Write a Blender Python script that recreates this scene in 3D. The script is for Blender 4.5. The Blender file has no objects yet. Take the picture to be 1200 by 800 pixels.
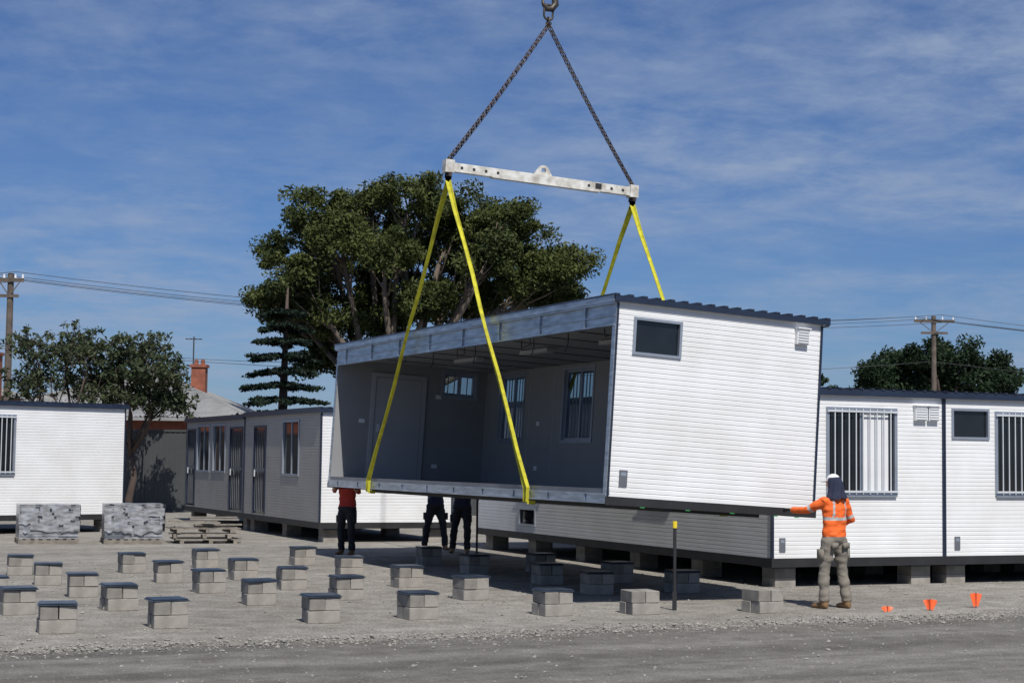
import bpy, math, random
import numpy as np
from mathutils import Vector, Matrix, noise
random.seed(7); np.random.seed(7)
V=Vector; Z=V((0,0,1))
scene=bpy.context.scene
rad=math.radians

# ------------------------------------------------------------------ materials
def newmat(name):
    m=bpy.data.materials.new(name); m.use_nodes=True
    nt=m.node_tree; b=nt.nodes['Principled BSDF']; return m,nt,b
def mat(name,col,rough=.6,metal=0,var=.15,scale=3,bump=0,bscale=60,dirt=None,spec=.5,stretch=(1,1,1)):
    m,nt,b=newmat(name); N=nt.nodes; L=nt.links
    tc=N.new('ShaderNodeTexCoord'); mp=N.new('ShaderNodeMapping'); mp.inputs['Scale'].default_value=stretch
    L.new(tc.outputs['Object'],mp.inputs['Vector'])
    n=N.new('ShaderNodeTexNoise'); n.inputs['Scale'].default_value=scale; n.inputs['Detail'].default_value=6
    L.new(mp.outputs[0],n.inputs['Vector'])
    r=N.new('ShaderNodeValToRGB'); r.color_ramp.elements[0].position=.3; r.color_ramp.elements[1].position=.7
    c=V(col); d=V(dirt) if dirt else c*(1-var)
    r.color_ramp.elements[0].color=(*d,1); r.color_ramp.elements[1].color=(*(c*(1+var*.3)),1)
    L.new(n.outputs['Fac'],r.inputs[0]); L.new(r.outputs[0],b.inputs['Base Color'])
    b.inputs['Roughness'].default_value=rough; b.inputs['Metallic'].default_value=metal
    b.inputs['Specular IOR Level'].default_value=spec
    if bump:
        n2=N.new('ShaderNodeTexNoise'); n2.inputs['Scale'].default_value=bscale; n2.inputs['Detail'].default_value=4
        L.new(tc.outputs['Object'],n2.inputs['Vector'])
        bp=N.new('ShaderNodeBump'); bp.inputs['Strength'].default_value=bump; bp.inputs['Distance'].default_value=.01
        L.new(n2.outputs['Fac'],bp.inputs['Height']); L.new(bp.outputs[0],b.inputs['Normal'])
    return m
MD={}
MD['white']=mat('white_cladding',(.76,.77,.78),.45,var=.07,scale=1.5,dirt=(.69,.69,.68))
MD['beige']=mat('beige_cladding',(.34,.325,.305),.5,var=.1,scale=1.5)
MD['trim']=mat('navy_flashing',(.018,.028,.055),.35,var=.3)
MD['glass']=mat('window_glass',(.012,.014,.018),.06,var=.3,spec=.6)
MD['frame']=mat('window_frame_aluminium',(.36,.40,.46),.4,metal=.5,var=.15)
MD['galv']=mat('galvanised_steel',(.42,.47,.53),.38,metal=.7,var=.4,scale=6,stretch=(3,.5,3))
MD['dark']=mat('black_chassis_steel',(.02,.02,.022),.6,var=.4)
MD['lining']=mat('interior_lining',(.25,.255,.265),.6,var=.06)
MD['door']=mat('door_paint',(.36,.37,.39),.45,var=.05)
MD['roof']=mat('roof_sheet',(.03,.04,.065),.4,metal=.2,var=.3)
MD['bar']=mat('security_bar',(.55,.58,.61),.4,var=.1)
MD['white2']=mat('white_plastic',(.72,.73,.74),.4,var=.05)
MD['plate']=mat('grey_plate',(.13,.14,.16),.4,var=.3)
MD['green']=mat('green_tag',(.03,.25,.07),.6)
MD['floor']=mat('vinyl_floor',(.16,.165,.17),.5,var=.1)
m,nt,b=newmat('clear_glass'); g=nt.nodes.new('ShaderNodeBsdfTransparent'); g.inputs[0].default_value=(.6,.65,.68,1)
gl=nt.nodes.new('ShaderNodeBsdfGlossy'); gl.inputs['Roughness'].default_value=.03
mx=nt.nodes.new('ShaderNodeMixShader'); mx.inputs[0].default_value=.1
nt.links.new(g.outputs[0],mx.inputs[1]); nt.links.new(gl.outputs[0],mx.inputs[2]); nt.links.new(mx.outputs[0],nt.nodes['Material Output'].inputs[0])
MD['clear']=m
MD['conc']=mat('concrete_block',(.29,.27,.24),.9,var=.3,scale=5,bump=.8,bscale=90)
MD['cap']=mat('plastic_packer',(.035,.05,.075),.3,var=.4,scale=8)
MD['wood']=mat('pallet_timber',(.24,.215,.18),.85,var=.45,scale=8)
MD['wrap']=mat('wrapped_blocks',(.40,.41,.43),.25,metal=.25,var=.6,scale=5,bump=1,bscale=14,stretch=(1,1,2.5))
MD['sling']=mat('yellow_sling',(.50,.47,.02),.75,var=.35,scale=9,bump=.4)
MD['beam']=mat('worn_white_paint',(.68,.68,.64),.55,var=.2,scale=7,dirt=(.36,.33,.28),bump=.3,bscale=20)
MD['chain']=mat('chain_steel',(.10,.075,.06),.5,metal=.6,var=.5,scale=20)
MD['hook']=mat('hook_steel',(.08,.07,.06),.5,metal=.5,var=.5)
MD['bark']=mat('pale_bark',(.17,.135,.105),.9,var=.45,scale=2)
MD['barkd']=mat('dark_bark',(.085,.06,.05),.9,var=.4,scale=2)
MD['pole']=mat('weathered_pole',(.13,.105,.085),.9,var=.4,scale=4)
MD['wire']=mat('wire',(.05,.05,.055),.6)
MD['brick']=mat('red_brick',(.30,.10,.06),.85,var=.35,scale=5)
MD['iron']=mat('corrugated_iron',(.36,.36,.35),.5,metal=.3,var=.3,scale=1.2)
MD['fence']=mat('grey_fence_steel',(.055,.06,.062),.5,var=.2,scale=1)
MD['orange']=mat('hi_vis_orange',(.90,.15,.02),.75,var=.12,scale=10)
MD['navy']=mat('navy_cloth',(.015,.02,.05),.85,var=.3,scale=10)
MD['tape']=mat('reflective_tape',(.45,.46,.45),.35,var=.1)
MD['pants']=mat('khaki_grey_trousers',(.20,.18,.15),.9,var=.10,scale=6,bump=.3,bscale=30)
MD['dkpants']=mat('dark_trousers',(.02,.022,.028),.9,var=.3)
MD['boot']=mat('tan_boot',(.22,.13,.06),.7,var=.3,scale=12)
MD['skin']=mat('skin',(.42,.24,.17),.55,var=.1)
MD['glove']=mat('black_glove',(.02,.02,.022),.7,var=.3)
MD['capw']=mat('white_cap_cloth',(.72,.72,.72),.8,var=.08)
MD['red']=mat('red_shirt',(.45,.035,.02),.8,var=.2)
MD['hair']=mat('dark_hair',(.03,.02,.015),.8)
MD['yellow']=mat('yellow_cap',(.8,.6,.03),.5)
MD['marker']=mat('orange_plastic',(.9,.13,.03),.5,var=.1)
nt=MD['conc'].node_tree; bb=nt.nodes['Principled BSDF']; src=bb.inputs['Base Color'].links[0].from_socket
gi=nt.nodes.new('ShaderNodeNewGeometry'); mr=nt.nodes.new('ShaderNodeMapRange'); mr.inputs[3].default_value=.66; mr.inputs[4].default_value=1.15
nt.links.new(gi.outputs['Random Per Island'],mr.inputs[0])
vm=nt.nodes.new('ShaderNodeVectorMath'); vm.operation='SCALE'; nt.links.new(src,vm.inputs[0]); nt.links.new(mr.outputs[0],vm.inputs['Scale']); nt.links.new(vm.outputs[0],bb.inputs['Base Color'])

# ------------------------------------------------------------------ mesh builder
class MB:
    def __init__(s): s.v=[];s.f=[];s.m=[]
    def quad(s,pts,m='white'):
        n=len(s.v); s.v+=[tuple(p) for p in pts]; s.f.append(tuple(range(n,n+len(pts)))); s.m.append(m)
    def corners(s,c,m):
        n=len(s.v); s.v+=[tuple(p) for p in c]
        for q in ((0,3,2,1),(4,5,6,7),(0,1,5,4),(1,2,6,5),(2,3,7,6),(3,0,4,7)):
            s.f.append(tuple(n+i for i in q)); s.m.append(m)
    def box(s,a,b,m='white',M=None):
        (x0,y0,z0),(x1,y1,z1)=a,b
        c=[V(p) for p in ((x0,y0,z0),(x1,y0,z0),(x1,y1,z0),(x0,y1,z0),(x0,y0,z1),(x1,y0,z1),(x1,y1,z1),(x0,y1,z1))]
        if M: c=[M@p for p in c]
        s.corners(c,m)
    def obox(s,F,s0,s1,z0,z1,d0,d1,m):
        O,U,N=F
        P=lambda a,z,d:O+U*a+N*d+Z*z
        s.corners([P(s0,z0,d0),P(s1,z0,d0),P(s1,z0,d1),P(s0,z0,d1),P(s0,z1,d0),P(s1,z1,d0),P(s1,z1,d1),P(s0,z1,d1)],m)
    def tube(s,pts,rads,m,n=8,el=None):
        pts=[V(p) for p in pts]
        if not hasattr(rads,'__len__'): rads=[rads]*len(pts)
        base=len(s.v); ref=None
        for i,p in enumerate(pts):
            t=(pts[min(i+1,len(pts)-1)]-pts[max(i-1,0)]).normalized()
            if ref is None: ref=V((1,0,0)) if abs(t.x)<.9 else V((0,1,0))
            a=(ref-t*ref.dot(t)).normalized(); b=t.cross(a); ref=a
            ra=rads[i]; ra,rb=(ra if hasattr(ra,'__len__') else (ra,ra))
            for k in range(n):
                w=2*math.pi*k/n; s.v.append(tuple(p+a*ra*math.cos(w)+b*rb*math.sin(w)))
        for i in range(len(pts)-1):
            for k in range(n):
                k2=(k+1)%n; o=base+i*n
                s.f.append((o+k,o+k2,o+n+k2,o+n+k)); s.m.append(m)
        s.f.append(tuple(base+k for k in reversed(range(n)))); s.m.append(m)
        o=base+(len(pts)-1)*n; s.f.append(tuple(o+k for k in range(n))); s.m.append(m)
    def ell(s,c,r,m,M=None,nu=16,nv=10,zmin=-1,zmax=1):
        base=len(s.v); c=V(c)
        for j in range(nv+1):
            ph=math.asin(zmin)+(math.asin(zmax)-math.asin(zmin))*j/nv
            for i in range(nu):
                th=2*math.pi*i/nu
                p=V((r[0]*math.cos(ph)*math.cos(th),r[1]*math.cos(ph)*math.sin(th),r[2]*math.sin(ph)))
                if M: p=M@p
                s.v.append(tuple(c+p))
        for j in range(nv):
            for i in range(nu):
                i2=(i+1)%nu; o=base+j*nu
                s.f.append((o+i,o+i2,o+nu+i2,o+nu+i)); s.m.append(m)
        s.f.append(tuple(base+k for k in reversed(range(nu)))); s.m.append(m)
        o=base+nv*nu; s.f.append(tuple(o+k for k in range(nu))); s.m.append(m)
    def torus(s,c,R,r,ax,el,m,stretch=0,n=12,k=6):
        c=V(c); ax=V(ax).normalized(); el=V(el).normalized(); nn=ax.cross(el); base=len(s.v)
        for i in range(n):
            w=2*math.pi*i/n; d=ax*math.cos(w)+el*math.sin(w)
            p=c+d*R+ax*(stretch if math.cos(w)>0 else -stretch)
            for j in range(k):
                q=2*math.pi*j/k; s.v.append(tuple(p+d*r*math.cos(q)+nn*r*math.sin(q)))
        for i in range(n):
            for j in range(k):
                a=base+i*k; b=base+((i+1)%n)*k; j2=(j+1)%k
                s.f.append((a+j,a+j2,b+j2,b+j)); s.m.append(m)
    def build(s,name,parent=None,smooth=False):
        me=bpy.data.meshes.new(name); me.from_pydata(s.v,[],s.f)
        used=[]
        for k in s.m:
            if k not in used: used.append(k)
        for k in used: me.materials.append(MD[k])
        ui={k:i for i,k in enumerate(used)}
        me.polygons.foreach_set('material_index',[ui[k] for k in s.m])
        if smooth: me.polygons.foreach_set('use_smooth',[True]*len(s.f))
        me.update()
        ob=bpy.data.objects.new(name,me); scene.collection.objects.link(ob)
        if parent: ob.parent=parent
        return ob
def empty(name,loc=(0,0,0),rot=(0,0,0)):
    e=bpy.data.objects.new(name,None); scene.collection.objects.link(e); e.location=loc; e.rotation_euler=rot; e.empty_display_size=.3
    return e

# ------------------------------------------------------------------ cladding
def ribwall(mb,F,width,z0,z1,holes,m,s_start=0):
    O,U,N=F; pitch=.068; prof=[]
    z=z0
    while z<z1:
        for dz,d in ((0,0),(.050,0),(.055,-.007),(.062,-.007)):
            if z+dz<z1: prof.append((z+dz,d))
        z+=pitch
    prof.append((z1,0))
    zs=[p[0] for p in prof]; ds=[p[1] for p in prof]
    br=sorted(set(zs+[h for H_ in holes for h in (H_[2],H_[3]) if z0<h<z1]))
    P=lambda a,zz,d:O+U*a+N*d+Z*zz
    for a,b in zip(br[:-1],br[1:]):
        if b-a<1e-5: continue
        mid=(a+b)/2; cuts=sorted([(h[0],h[1]) for h in holes if h[2]<mid<h[3]])
        da=float(np.interp(a,zs,ds)); db=float(np.interp(b,zs,ds)); x=s_start
        segs=[]
        for c in cuts: segs.append((x,c[0])); x=c[1]
        segs.append((x,width))
        for p,q in segs:
            if q>p: mb.quad([P(p,a,da),P(q,a,da),P(q,b,db),P(p,b,db)],m)
def flatwall(mb,F,width,z0,z1,holes,m,d=0,x0=0):
    O,U,N=F; br=sorted(set([z0,z1]+[h for H_ in holes for h in (H_[2],H_[3])]))
    P=lambda a,zz:O+U*a+N*d+Z*zz
    for a,b in zip(br[:-1],br[1:]):
        mid=(a+b)/2; cuts=sorted([(h[0],h[1]) for h in holes if h[2]<mid<h[3]]); x=x0
        segs=[]
        for c in cuts: segs.append((x,c[0])); x=c[1]
        segs.append((x,width))
        for p,q in segs:
            if q>p: mb.quad([P(p,a),P(q,a),P(q,b),P(p,b)],m)
def feature(mb,F,ft):
    k,s0,s1,z0,z1=ft[:5]; fw=.045 if k!='small' else .028
    if k in('win','small','clearwin','winp'):
        for a in ((s0-.01,s0+fw,z0-.01,z1+.01),(s1-fw,s1+.01,z0-.01,z1+.01)): mb.obox(F,*a,-.05,.022,'frame')
        for a in ((s0+fw,s1-fw,z0-.01,z0+fw),(s0+fw,s1-fw,z1-fw,z1+.01)): mb.obox(F,*a,-.05,.02,'frame')
        mb.obox(F,s0+fw,s1-fw,z0+fw,z1-fw,-.035,-.03,'clear' if k=='clearwin' else 'glass')
        if k!='small':
            mid=(s0+s1)/2; mb.obox(F,mid-.025,mid+.025,z0+fw,z1-fw,-.045,-.01,'frame')
        if k in('win','clearwin'):
            n=max(4,int((s1-s0)/.125))
            for i in range(1,n):
                x=s0+(s1-s0)*i/n; mb.obox(F,x-.009,x+.009,z0+.01,z1-.01,.03,.048,'bar')
            for zz in (z0+.04,z1-.07): mb.obox(F,s0-.005,s1+.005,zz,zz+.03,.0485,.056,'bar')
            mb.obox(F,s0+.01,s1-.01,z0-.03,z0-.011,0,.045,'frame')
        if len(ft)>5:
            mb.obox(F,s0+(s1-s0)*ft[5],s0+(s1-s0)*ft[6],z0+fw,z1-fw,-.0295,-.028,'white2')
    elif k=='door':
        mb.obox(F,s0,s0+.05,z0,z1,-.04,.02,'trim'); mb.obox(F,s1-.05,s1,z0,z1,-.04,.02,'trim'); mb.obox(F,s0+.05,s1-.05,z1-.05,z1,-.04,.019,'trim')
        mb.obox(F,s0+.05,s1-.05,z0,z1-.05,-.03,-.02,'glass' )
        n=7
        for i in range(1,n):
            x=s0+(s1-s0)*i/n; mb.obox(F,x-.008,x+.008,z0+.05,z1-.08,-.01,.006,'plate')
        mb.obox(F,s0+.06,s1-.06,(z0+z1)/2-.04,(z0+z1)/2+.04,.007,.015,'plate')
        mb.obox(F,s1-.2,s1-.13,z0+.95,z0+1.12,.016,.04,'bar')
    elif k=='vent':
        mb.obox(F,s0,s1,z0,z1,0,.07,'white2')
        n=5
        for i in range(n):
            zz=z0+.02+(z1-z0-.03)*i/n; mb.obox(F,s0+.015,s1-.015,zz,zz+.015,.071,.085,'white2')
        mb.obox(F,s0-.01,s1+.01,z1,z1+.015,0,.1,'white2')
    elif k=='plate':
        mb.obox(F,s0,s1,z0,z1,.001,.014,'plate'); mb.obox(F,s0+.02,s1-.02,z1-.08,z1-.03,.0145,.018,'frame')
def frames(W,L):
    return {'front':(V((0,0,0)),V((1,0,0)),V((0,-1,0)),W),'left':(V((0,0,0)),V((0,1,0)),V((-1,0,0)),L),
            'right':(V((W,0,0)),V((0,1,0)),V((1,0,0)),L),'back':(V((0,L,0)),V((1,0,0)),V((0,1,0)),W)}
def roof(mb,W,L,H,ov=.05):
    mb.box((-ov,-ov,H),(W+ov,L+ov,H+.03),'roof')
    n=int(W/.2)
    for i in range(n+1):
        x=i*W/n; mb.box((x-.03,-ov-.015,H+.03),(x+.03,L+ov+.015,H+.055),'roof')
    mb.box((-ov-.02,-ov-.02,H-.075),(W+ov+.02,-ov,H+.012),'trim')
    mb.box((-ov-.02,L+ov,H-.075),(W+ov+.02,L+ov+.02,H+.012),'trim')
    mb.box((-ov-.02,-ov,H-.075),(-ov,L+ov,H+.035),'trim')
    mb.box((W+ov,-ov,H-.075),(W+ov+.02,L+ov,H+.035),'trim')
def building(name,loc,rot,W,L,H,feats,mats={},piers=True):
    e=empty(name,loc,(0,0,rot)); w=MB(); f=MB(); c=MB(); r=MB()
    for side,(O,U,N,wd) in frames(W,L).items():
        F=(O,U,N); fl=feats.get(side,[])
        ribwall(w,F,wd,.1,H,[(q[1],q[2],q[3],q[4]) for q in fl if q[0] in('win','winp','small','door')],mats.get(side,'white'))
        for q in fl: feature(f,F,q)
        for s_ in (0,wd-.03): w.obox(F,s_+.0,s_+.03,.1,H-.08,.002,.012,'trim')
    c.box((0,0,-.04),(W,L,.098),'dark'); c.box((-.012,-.012,-.04),(W+.012,-.001,.1),'dark'); c.box((-.012,-.001,-.04),(-.001,L,.1),'dark')
    roof(r,W,L,H)
    w.build('walls',e); f.build('windows_and_doors',e); r.build('roof',e)
    for y in np.arange(.35,L,(L-.7)/max(1,round((L-.7)/2.4))-1e-4):
        for x in (.35,W-.35):
            z=-loc[2]
            for k in range(2):
                c.box((x-.19,y-.19,z+k*.145),(x+.19,y+.19,z+.14+k*.145),'conc')
            c.box((x-.2,y-.2,z+.287),(x+.2,y+.2,-.041),'cap')
    c.build('chassis_and_piers',e)
    return e
ROT=rad(23.9)
def loc2w(x,y,o=(0,0)):
    return (o[0]+x*math.cos(ROT)-y*math.sin(ROT), o[1]+x*math.sin(ROT)+y*math.cos(ROT))
RO=(4.13,27.0); BH=.36
building('portable_building',(RO[0],RO[1],BH),ROT,3.33,12,2.77,{
  'front':[('win',1.02,2.38,1.1,2.5,.5,.9),('vent',2.72,2.96,2.32,2.56),('vent',2.99,3.2,2.32,2.56),('plate',.13,.24,.2,.42)],
  'left':[('win',8.4,9.6,1.1,2.5),('win',3,4.2,1.1,2.5),('small',8.9,9.7,.25,.6)]})
b2=loc2w(3.345,0,RO)
building('portable_building',(b2[0],b2[1],BH),ROT,3.33,12,2.77,{
  'front':[('small',.16,.92,2.04,2.53),('win',1.06,2.5,1.1,2.5),('plate',.2,.31,.2,.42)]})
b3=loc2w(6.69,0,RO)
building('portable_building',(b3[0],b3[1],BH),ROT,3.33,12,2.77,{'front':[('win',1.0,2.4,1.1,2.5)]})
MO=(-4.4,39.6)
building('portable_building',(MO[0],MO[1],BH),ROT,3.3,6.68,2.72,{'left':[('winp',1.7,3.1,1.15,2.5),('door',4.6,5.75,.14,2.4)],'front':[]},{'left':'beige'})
m2=loc2w(0,6.72,MO)
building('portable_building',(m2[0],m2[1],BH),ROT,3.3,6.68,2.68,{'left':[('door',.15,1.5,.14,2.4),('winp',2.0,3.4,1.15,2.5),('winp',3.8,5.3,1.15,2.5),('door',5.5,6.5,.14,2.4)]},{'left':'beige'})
building('portable_building',(-18.94,36.08,BH),rad(41.3),12,3.3,2.85,{'front':[('win',7.5,9.0,1.1,2.55),('win',2,3.4,1.1,2.55)]})

# ------------------------------------------------------------------ lifted open-sided module
W,L,H=3.29,12.0,2.78
TILT=rad(3.2)
lift=empty('portable_building',(1.277,22.8,1.39),(0,TILT,ROT))
LM=Matrix.Translation((1.277,22.8,1.39))@Matrix.Rotation(ROT,4,'Z')@Matrix.Rotation(TILT,4,'Y')
FR=frames(W,L)
w=MB(); f=MB(); c=MB(); r=MB()
Ff=FR['front'][:3]
ff=[('small',.27,1.0,2.03,2.52),('vent',2.83,3.03,2.4,2.62),('plate',.17,.29,.24,.46)]
ribwall(w,Ff,W,.1,H,[(.27,1.0,2.03,2.52)],'white')
for q in ff: feature(f,Ff,q)
w.obox(Ff,0,.025,.1,H-.08,.002,.014,'trim'); w.obox(Ff,W-.035,W,.1,H-.08,.002,.014,'trim')
flatwall(w,(V((0,.09,0)),V((1,0,0)),V((0,1,0))),W-.09,.2,H-.26,[(.27,1.0,2.03,2.52)],'lining')
w.box((0,.001,.1),(.012,.089,H-.38),'lining')
bw=[(10.0,11.15,1.12,2.42),(7.0,8.2,1.12,2.42),(2.6,3.8,1.12,2.42)]
ribwall(w,FR['right'][:3],L,.1,H,bw,'white')
flatwall(w,(V((W-.09,0,0)),V((0,1,0)),V((-1,0,0))),L-.09,.2,H-.26,bw,'lining',x0=.09)
FB=(V((W-.09,0,0)),V((0,1,0)),V((-1,0,0)))
for q in bw:
    feature(f,FR['right'][:3],('clearwin',)+q)
    for a in ((q[0]-.05,q[0],q[2]-.05,q[3]+.05),(q[1],q[1]+.05,q[2]-.05,q[3]+.05),(q[0],q[1],q[2]-.05,q[2]),(q[0],q[1],q[3],q[3]+.05)):
        f.obox(FB,*a,-.08,.015,'frame')
fe=[(2.26,2.96,1.98,2.46)]
ribwall(w,FR['back'][:3],W,.1,H,fe,'white')
FI=(V((0,L-.09,0)),V((1,0,0)),V((0,-1,0)))
flatwall(w,FI,W-.09,.2,H-.26,fe,'lining')
w.box((0,L-.089,.1),(.012,L-.001,H-.38),'lining')
feature(f,FR['back'][:3],('clearwin',)+fe[0])
for a in ((2.2,2.26,1.93,2.51),(2.96,3.02,1.93,2.51),(2.26,2.96,1.93,1.98),(2.26,2.96,2.46,2.51)): f.obox(FI,*a,-.08,.015,'frame')
for a in ((.72,.8,.2,2.32),(1.8,1.88,.2,2.32),(.8,1.8,2.24,2.32)): f.obox(FI,*a,-.01,.04,'door')
f.obox(FI,.8,1.8,.2,2.24,.002,.012,'lining'); f.obox(FI,.815,1.785,.22,2.225,.013,.02,'door'); f.obox(FI,.88,.93,1.15,1.3,.021,.05,'bar'); f.obox(FI,.87,1.02,1.2,1.23,.051,.075,'bar')
for (s_,z_) in ((6.2,.55),(9.2,.55),(5.4,.55),(9.2,1.4),(1.5,.55)): f.obox(FB,s_,s_+.13,z_,z_+.08,.001,.012,'white2')
for (s_,z_) in ((2.1,.5),(2.1,1.9),(.5,1.3)): f.obox(FI,s_,s_+.12,z_,z_+.08,.001,.012,'white2')
f.obox(FB,.1,L-.1,.2,.27,.001,.012,'plate'); f.obox(FI,1.89,W-.1,.2,.27,.001,.012,'plate')
for y in (1.2,2.4,4.8,6.0,8.6,9.7): f.obox(FB,y,y+.03,.28,H-.27,.001,.006,'door')
c.box((.05,.01,.12),(W-.01,L-.01,.2),'floor')
for y in np.arange(.3,L-.2,.6): c.box((.02,y,.01),(W-.02,y+.05,.118),'dark')
for x in (0.9,2.3): c.box((x,.02,-.06),(x+.1,L-.02,.009),'dark')
c.box((.03,.01,H-.26),(W-.091,L-.01,H-.24),'lining')
for y in np.arange(1.2,L,1.2): c.box((.12,y,H-.275),(W-.1,y+.03,H-.262),'plate')
for y in (2.2,5.2,8.2):
    c.box((1.4,y,H-.34),(1.55,y+1.1,H-.276),'door')
for y in (1.0,3.9,6.6,9.5):
    c.tube([(.5,y,H-.27),(.52,y+.02,H-.38),(.5,y+.3,H-.42),(.55,y+.45,H-.27)],.008,'dark',5)
for y in (2.0,3.2,5.5,7.4):
    c.tube([(.25,y,H-.27),(.26,y+.01,H-.5),(.24,y+.04,H-.62)],.009,'dark',5)
c.box((-.03,0,0),(-.0,L,.02),'galv'); c.box((-.012,0,.02),(.0,L,.115),'galv'); c.box((-.03,0,.115),(.045,L,.135),'galv')
for y in np.arange(.6,L,1.2): c.box((-.028,y,.021),(-.013,y+.012,.114),'galv')
c.box((0,0,.136),(.04,L,.2),'plate')
c.box((-.01,.0,H-.38),(.03,L,H-.1),'galv'); c.box((-.05,0,H-.395),(.06,L,H-.381),'galv'); c.box((-.06,0,H-.099),(.03,L,H-.078),'galv')
for y in np.arange(.9,L,1.5): c.box((-.035,y,H-.38),(-.011,y+.035,H-.1),'galv')
c.box((-.03,.01,H-.26),(-.011,L-.01,H-.245),'galv')
for y0,y1 in ((0.002,.088),(L-.088,L-.002)): c.box((-.015,y0,.12),(-.001,y1,H-.38),'galv')
c.box((-.02,-.02,-.015),(W+.02,-.003,.095),'dark'); c.box((-.02,L+.003,-.015),(W+.02,L+.02,.095),'dark'); c.box((W+.003,0,-.01),(W+.02,L,.095),'dark')
for x in (.5,1.2,1.9,2.6,2.95): c.box((x,-.03,-.028),(x+.07,-.0205,-.016),'green')
n=16; r.box((-.05,-.04,H-.07),(W+.06,L+.04,H+.01),'galv')
for i in range(n+1):
    x=i*(W+.08)/n-.04; r.box((x-.035,-.075,H+.0101),(x+.035,L+.07,H+.035),'roof')
r.box((-.06,-.07,H-.07),(W+.08,-.041,H+.009),'trim'); r.box((W+.061,-.04,H-.085),(W+.08,L+.04,H+.02),'trim')
r.box((-.07,-.03,H-.075),(-.051,L+.03,H+.02),'galv')
w.build('walls',lift); f.build('windows_and_doors',lift); c.build('floor_ceiling_and_frame',lift); r.build('roof',lift)

# ------------------------------------------------------------------ lifting gear
BL=V((-1.10,28.30,6.83)); BR=V((2.08,29.68,6.66)); mid=(BL+BR)/2
bx=(BR-BL).normalized(); by=Z.cross(bx).normalized(); bz=bx.cross(by)
BM=Matrix.Translation(mid)@Matrix((bx,by,bz)).transposed().to_4x4()
hl=(BR-BL).length/2
be=MB()
be.box((-hl,-.06,-.075),(hl,.06,.075),'beam',BM)
for sx in (-1,1):
    be.box((sx*hl-.08,-.085,-.10),(sx*hl+.08,.085,.115),'beam',BM)
    be.box((sx*hl-.02,-.10,-.17),(sx*hl+.03,.10,-.101),'chain',BM)
    for k in range(1,5): be.box((sx*(hl-.22*k)-.022,-.064,-.022),(sx*(hl-.22*k)+.022,-.0605,.022),'dark',BM)
be.box((-hl*.55,-.065,-.09),(hl*.62,.065,-.076),'beam',BM)
be.box((.98,-.063,-.04),(1.1,-.0605,.06),'dark',BM)
lug=[(-.17,.075),(.17,.075),(.085,.21),(.04,.245),(-.04,.245),(-.085,.21)]; hole=[(.05*math.cos(a),.155+.05*math.sin(a)) for a in [math.atan2(p[1]-.155,p[0]) for p in lug]]
for yy in (-.025,.025):
    for i in range(6):
        j=(i+1)%6; be.quad([BM@V((lug[i][0],yy,lug[i][1])),BM@V((lug[j][0],yy,lug[j][1])),BM@V((hole[j][0],yy,hole[j][1])),BM@V((hole[i][0],yy,hole[i][1]))],'beam')
for i in range(6):
    j=(i+1)%6
    for q in (lug,hole): be.quad([BM@V((q[i][0],-.025,q[i][1])),BM@V((q[j][0],-.025,q[j][1])),BM@V((q[j][0],.025,q[j][1])),BM@V((q[i][0],.025,q[i][1]))],'beam')
be.build('lifting_beam')
HK=V((.56,29.0,9.66))
hk=MB()
hk.torus(HK,.085,.02,Z,bx,'hook',.05,16,8)
hk.torus(HK+V((0,0,-.16)),.045,.016,Z,by,'hook',.03)
hpts=[HK+V((0,0,.62)),HK+V((0,0,.45)),HK+V((.03,0,.36)),HK+bx*.12+V((0,0,.26)),HK+bx*.13+V((0,0,.16)),HK+bx*.06+V((0,0,.07)),HK-bx*.03+V((0,0,.06)),HK-bx*.1+V((0,0,.13)),HK-bx*.12+V((0,0,.22))]
hk.tube(hpts,[.05,.05,.055,.06,.062,.06,.05,.035,.015],'hook',10)
hk.ell(HK+V((0,0,.85)),(.17,.12,.26),'yellow'); hk.tube([HK+V((0,0,1.0)),HK+V((0,0,9))],.02,'chain',6)
hk.build('crane_hook',smooth=True)
def chain(a,b,name):
    mb=MB(); d=(b-a); n=int(d.length/.075); d.normalize(); s1=d.cross(V((0,1,0))).normalized(); s2=d.cross(s1)
    for i in range(n+1):
        p=a+(b-a)*i/n+V((0,0,-.05*math.sin(math.pi*i/n)))
        q=math.pi/4; e1=s1*math.cos(q)+s2*math.sin(q); e2=s1*math.sin(q)-s2*math.cos(q)
        mb.torus(p,.021,.0095,d,e1 if i%2 else e2,'chain',.027,10,5)
    mb.build(name,smooth=True)
for s_ in (-.015,.02):
    chain(HK+V((s_,0,-.22)),BL+V((s_,s_*2,.12)),'lifting_chain'); chain(HK+V((s_,0,-.22)),BR+V((s_,s_*2,.12)),'lifting_chain')
def strap(pts,wd,th,wdir,mb):
    for a,b in zip(pts[:-1],pts[1:]):
        t=(b-a).normalized(); wv=(wdir-t*wdir.dot(t)).normalized()*wd/2; n=t.cross(wv).normalized()*th/2
        mb.corners([a-wv-n,a+wv-n,a+wv+n,a-wv+n,b-wv-n,b+wv-n,b+wv+n,b-wv+n],'sling')
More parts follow.
